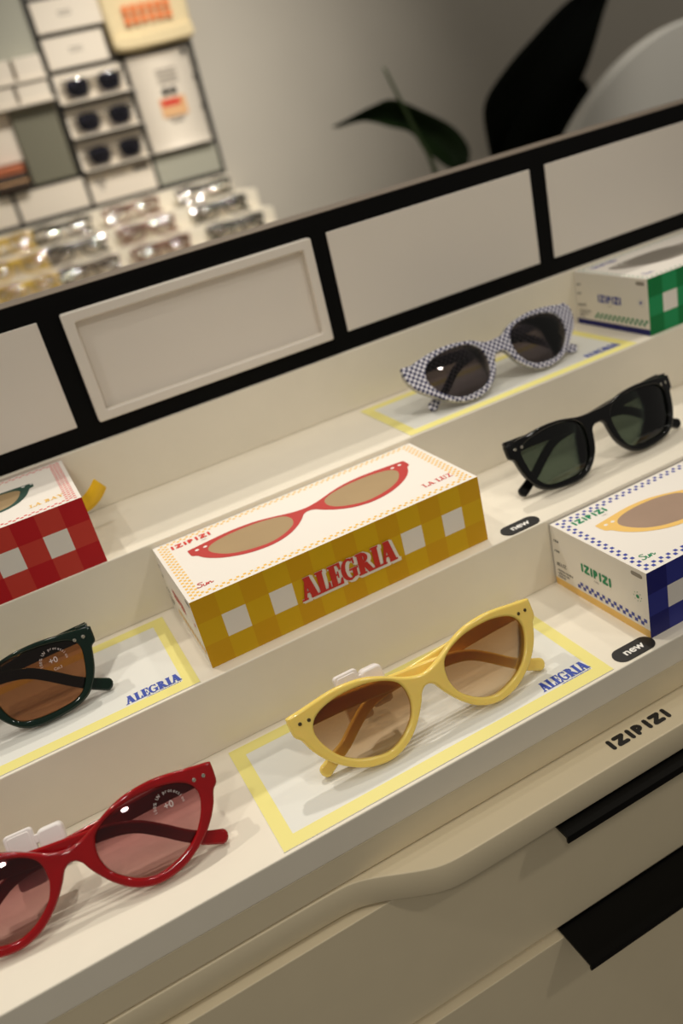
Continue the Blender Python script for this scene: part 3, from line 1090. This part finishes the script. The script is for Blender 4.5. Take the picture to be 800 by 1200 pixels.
# canvas bag on top of the grid's right column
root = thing('canvas_bag', 'cream canvas bag with orange print hanging on the far wall grid', 'bag', (530, YF - 20, 468))
b = MB()
loop = smooth_loop([(-86, 6), (-40, 0), (0, 2), (45, 3), (82, 4), (88, 30), (90, 80), (92, 150), (60, 162), (0, 160), (-60, 165), (-92, 150), (-94, 80), (-92, 30)], 4)
solid(b, [loop], -26, 0, lambda x, y, h: (x, -h - 6 * math.cos(x / 60) * (1 if h > -10 else 0), y), 'canvas', r=8, nr=4)
b.build('bag_body', root)
b = MB()
solid(b, [smooth_loop([(-84, 30), (-40, 27), (0, 29), (84, 32), (85, 27), (84, 9), (40, 6), (0, 5), (-84, 8)], 3)], -2, 4, lambda x, y, h: (x, -h - 5, y), 'canvas', r=2)
b.build('folded_hem', root)
b = MB()
for r_, z_ in ((0, 48), (1, 68)):
    for i in range(6):
        x_ = -56 + 18 * i
        b.box(x_, x_ + 12.5, -8.2 - 3.0, -6.5, z_, z_ + 15, 'orange')
b.build('orange_print', root)

# things at the far left edge of the grid
b = MB(); b.box(186, 280, YF - 4, YF + 4, 266.2, 414, 'far_grey')
tag(b.build('mirror_panel', bevel=0.8), 'grey rectangular mirror panel standing left of the far sunglasses', 'mirror')
for nm, x0, x1, z0, z1, lab in (('shelf_board', -160, 284, 414.2, 420, 'long cream shelf over the grey mirror panel'), ('shelf_board', -160, 284, 456.0, 461, 'upper long cream shelf above the grey mirror panel')):
    b = MB(); b.box(x0, x1, YF - 30, YF + 36, z0, z1, 'far_panel')
    tag(b.build(nm), lab, 'shelf', 'far wall shelves')
for x0, x1, z0, z1, lab in ((215, 280, 420.2, 452, 'white carton at the right end of the lower far shelf'), (140, 208, 420.2, 452, 'white carton left of another on the lower far shelf'), (226, 282, 461.2, 500, 'white carton at the right end of the upper far shelf'), (150, 218, 461.2, 500, 'white carton left of another on the upper far shelf')):
    b = MB(); b.box(x0, x1, YF - 24, YF + 30, z0, z1, 'far_panel')
    tag(b.build('carton', bevel=1), lab, 'box', 'cartons on the far wall shelves')
b = MB(); b.box(-160, 288, YF + 10, YF + 38, 500, 760, 'far_green')
tag(b.build('backing_panel'), 'pale grey-green panel above the far shelves', 'panel')
b = MB(); b.box(-160, 184, YF + 8, YF + 38, 318, 412, 'far_panel')
tag(b.build('backing_panel'), 'cream panel behind the orange case at the far left', 'panel')
root = thing('glasses_case', 'orange leather glasses case stacked above a dark one at the far left', 'case', (152, YF - 24, 296.2))
b = MB(); solid(b, [rrect(-40, 24, 0, 18, 5)], -40, 0, lambda x, y, h: (x, -h, y), 'leather', r=4); b.build('case_body', root)
b = MB(); solid(b, [rrect(-40.4, 24.4, 8, 10, .9)], -40.4, 0.4, lambda x, y, h: (x, -h, y), 'dark_leather'); b.build('seam', root)
root = thing('glasses_case', 'dark brown glasses case under the orange one at the far left', 'case', (152, YF - 26, 266.2))
b = MB(); solid(b, [rrect(-42, 24, 0, 29.5, 6)], -40, 0, lambda x, y, h: (x, -h, y), 'dark_leather', r=4); b.build('case_body', root)
b = MB(); solid(b, [rrect(-42.4, 24.4, 13, 16, 1.2)], -40.4, 0.4, lambda x, y, h: (x, -h, y), 'peach'); b.build('seam', root)

# round-topped white partition
root = thing('arched_panel', 'pale round-topped panel standing right of the dark plant', 'panel', (1479, 1150, FLOOR))
R_ = 482
cz = 269 - R_ - FLOOR
loop = [(-R_, 0), (R_, 0)] + [(R_ * math.cos(a), cz + R_ * math.sin(a)) for a in [PI * k / 48 for k in range(49)]]
b = MB(); solid(b, [loop], -36, 0, lambda x, y, h: (x, -h, y), 'arch', r=4, nr=3)
b.build('board', root)
b = MB(); b.box(-420, 420, -70, 70, 0, 14, 'pot'); b.build('foot', root, bevel=3)

# potted plant
root = thing('potted_plant', 'dark broad-leaved plant before the grey wall at the upper right', 'plant', (1080, 1450, FLOOR))


def pl(m_, name):
    return m_.build(name, root, (-1080, -1450, CZ))


def leaf(mid, left, right, key, bow):
    """a blade through matching midrib, left and right edge points (x, z), bowed in depth"""
    mid, left, right = (smooth_open(p, 6) for p in (mid, left, right))
    n = len(mid)
    m_ = MB()
    vv, ff = [], []
    for i in range(n):
        f = i / (n - 1)
        d = bow * math.sin(PI * f * 0.9)
        for p, q in ((left[i], 1.0), (tuple((a_ + c_) / 2 for a_, c_ in zip(left[i], mid[i])), 0.25), (mid[i], -0.25), (tuple((a_ + c_) / 2 for a_, c_ in zip(right[i], mid[i])), 0.25), (right[i], 1.0)):
            vv.append((p[0], 1400 - d - 26 * q, p[1]))
    for i in range(n - 1):
        for j in range(4):
            ff.append((i * 5 + j, i * 5 + j + 1, i * 5 + 6 + j, i * 5 + 5 + j))
    m_.add(vv, ff, key, True)
    o_ = pl(m_, 'leaf')
    md_ = o_.modifiers.new('t', 'SOLIDIFY'); md_.thickness = 1.2 * S
    return o_


leaf([(1100, 20), (1106, 110), (1152, 190), (1228, 255), (1310, 305), (1400, 355), (1475, 400)],
     [(1096, 20), (1070, 130), (1066, 205), (1122, 258), (1200, 303), (1310, 355), (1473, 402)],
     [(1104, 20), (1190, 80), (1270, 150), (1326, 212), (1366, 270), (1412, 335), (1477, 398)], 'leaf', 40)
leaf([(1110, 0), (1160, 40), (1215, 80), (1268, 120), (1310, 150), (1340, 178), (1352, 200)],
     [(1106, 2), (1120, 110), (1170, 170), (1230, 200), (1280, 215), (1320, 214), (1350, 204)],
     [(1114, -2), (1190, -10), (1262, 20), (1320, 76), (1356, 128), (1366, 166), (1355, 198)], 'leaf', 10)
leaf([(1016, 84), (1006, 130), (975, 172), (930, 206), (880, 226), (820, 240), (746, 236)],
     [(1014, 84), (984, 100), (948, 140), (918, 186), (872, 208), (812, 232), (746, 234)],
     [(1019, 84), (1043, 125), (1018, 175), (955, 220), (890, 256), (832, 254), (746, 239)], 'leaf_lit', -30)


def stalk(pts, r0, r1, key, name='stem'):
    pts = smooth_open(pts, 6)
    m_ = MB()
    vv, ff = [], []
    n = len(pts)
    for i, p in enumerate(pts):
        r = r0 + (r1 - r0) * i / (n - 1)
        for k in range(8):
            a_ = 2 * PI * k / 8
            vv.append((p[0] + r * math.cos(a_), p[1] + r * math.sin(a_), p[2]))
    for i in range(n - 1):
        for k in range(8):
            ff.append((i * 8 + k, i * 8 + (k + 1) % 8, (i + 1) * 8 + (k + 1) % 8, (i + 1) * 8 + k))
    ff.append(tuple(range((n - 1) * 8, n * 8)))
    m_.add(vv, ff, key, True)
    return pl(m_, name)


stalk([(1050, 1450, -700), (1020, 1430, -250), (962, 1405, 85), (931, 1402, 176), (880, 1402, 318)], 9, 3, 'stem')
stalk([(1080, 1460, -700), (1095, 1440, -300), (1102, 1402, 30)], 11, 6, 'stem')
stalk([(1070, 1440, -700), (1060, 1430, -200), (1016, 1400, 90)], 8, 4, 'stem')
stalk([(1090, 1455, -700), (1110, 1430, -300), (1112, 1402, 4)], 9, 5, 'stem')
b = MB()
prof = [(110, FLOOR), (150, FLOOR + 40), (165, FLOOR + 180), (170, FLOOR + 300), (158, FLOOR + 300), (150, FLOOR + 280)]
vv, ff = [], []
for r, z in prof:
    for k in range(32):
        vv.append((1080 + r * math.cos(2 * PI * k / 32), 1450 + r * math.sin(2 * PI * k / 32), z))
for j in range(len(prof) - 1):
    for k in range(32):
        ff.append((j * 32 + k, j * 32 + (k + 1) % 32, (j + 1) * 32 + (k + 1) % 32, (j + 1) * 32 + k))
ff.append(tuple(reversed(range(32))))
b.add(vv, ff, 'pot', True)
pl(b, 'pot')
b = MB(); solid(b, [circle(1080, 1450, 151, 32)], FLOOR + 262, FLOOR + 282, lambda x, y, h: (x, y, h), 'soil'); pl(b, 'soil')

# ------------------------------------------------------------------ light
w = bpy.data.worlds.new('shop_ambient')
scene.world = w
w.use_nodes = True
bg = w.node_tree.nodes['Background']
bg.inputs['Color'].default_value = lin((255, 247, 234))
bg.inputs['Strength'].default_value = 0.22


def spot(name, loc, aim, watts, size=50, blend=0.6, radius=22, colr=(255, 247, 235)):
    l = bpy.data.lights.new(name, 'SPOT')
    l.energy = watts
    l.spot_size = math.radians(size)
    l.spot_blend = blend
    l.shadow_soft_size = radius * S
    l.color = lin(colr)[:3]
    o_ = bpy.data.objects.new(name, l)
    col.objects.link(o_)
    o_.location = [c * S for c in loc]
    d = Vector(aim) - Vector(loc)
    o_.rotation_euler = d.to_track_quat('-Z', 'Y').to_euler()
    return o_


spot('ceiling_or_fill_spot', (420, 960, 1480), (120, 40, 10), 32)
spot('ceiling_or_fill_spot', (-420, 820, 1480), (-90, 40, 20), 23, 34)
spot('ceiling_or_fill_spot', (60, 180, 1600), (80, 160, 40), 9, 40)
spot('ceiling_or_fill_spot', (900, 330, 1500), (250, 150, 60), 7)
spot('ceiling_or_fill_spot', (-700, -250, 1450), (-80, 190, 80), 12, 24, 0.8)
spot('ceiling_or_fill_spot', (330, -550, 1500), (260, 250, 130), 13, 22, 0.9)  # added lamp, aimed to brighten the risers and board but not the fascia
spot('ceiling_or_fill_spot', (-500, -1100, 1500), (100, 60, -40), 14, 60, 0.8, 55)  # added wide fill from the front for risers, fascia and drawers
spot('ceiling_or_fill_spot', (900, -1000, 1500), (200, 60, -40), 14, 60, 0.8, 55)  # matching added front fill from the right
spot('ceiling_or_fill_spot', (100, -30, 1600), (90, -15, -40), 7, 24, 0.8)
for fx in (330, 640, 950):
    spot('ceiling_or_fill_spot', (fx, 450, 1500), (fx * 0.6 - 40, 1640, 170), 34, 40, 0.9, 24)
spot('ceiling_or_fill_spot', (500, 800, 1500), (700, 1790, 400), 42, 46, 1.0, 12)
spot('ceiling_or_fill_spot', (1250, 500, 1500), (1500, 1110, 120), 34, 26, 0.8, 12)  # added only to brighten the arched panel

# ------------------------------------------------------------------ camera
cam = bpy.data.cameras.new('camera')
co = bpy.data.objects.new('camera', cam)
col.objects.link(co)
F_ = Vector((0.3044772, 0.84691139, -0.43592974))
Rr = Vector((0.8751485, -0.42940774, -0.22298899))
Uu = Vector((0.37604352, 0.3136082, 0.8719181))
co.matrix_world = Matrix(((Rr.x, Uu.x, -F_.x, -49.318 * S), (Rr.y, Uu.y, -F_.y, -278.967 * S), (Rr.z, Uu.z, -F_.z, 291.339 * S), (0, 0, 0, 1)))
cam.sensor_fit = 'AUTO'
cam.sensor_width = 36.0
cam.lens = 981.019 / 1200 * 36.0
cam.clip_start = 0.01
cam.clip_end = 50
cam.dof.use_dof = True
cam.dof.focus_distance = 0.42
cam.dof.aperture_fstop = 5.4
scene.camera = co

scene.view_settings.view_transform = 'Standard'
scene.view_settings.look = 'None'
scene.view_settings.exposure = 0.0
scene.view_settings.gamma = 1.0
scene.view_settings.use_curve_mapping = False
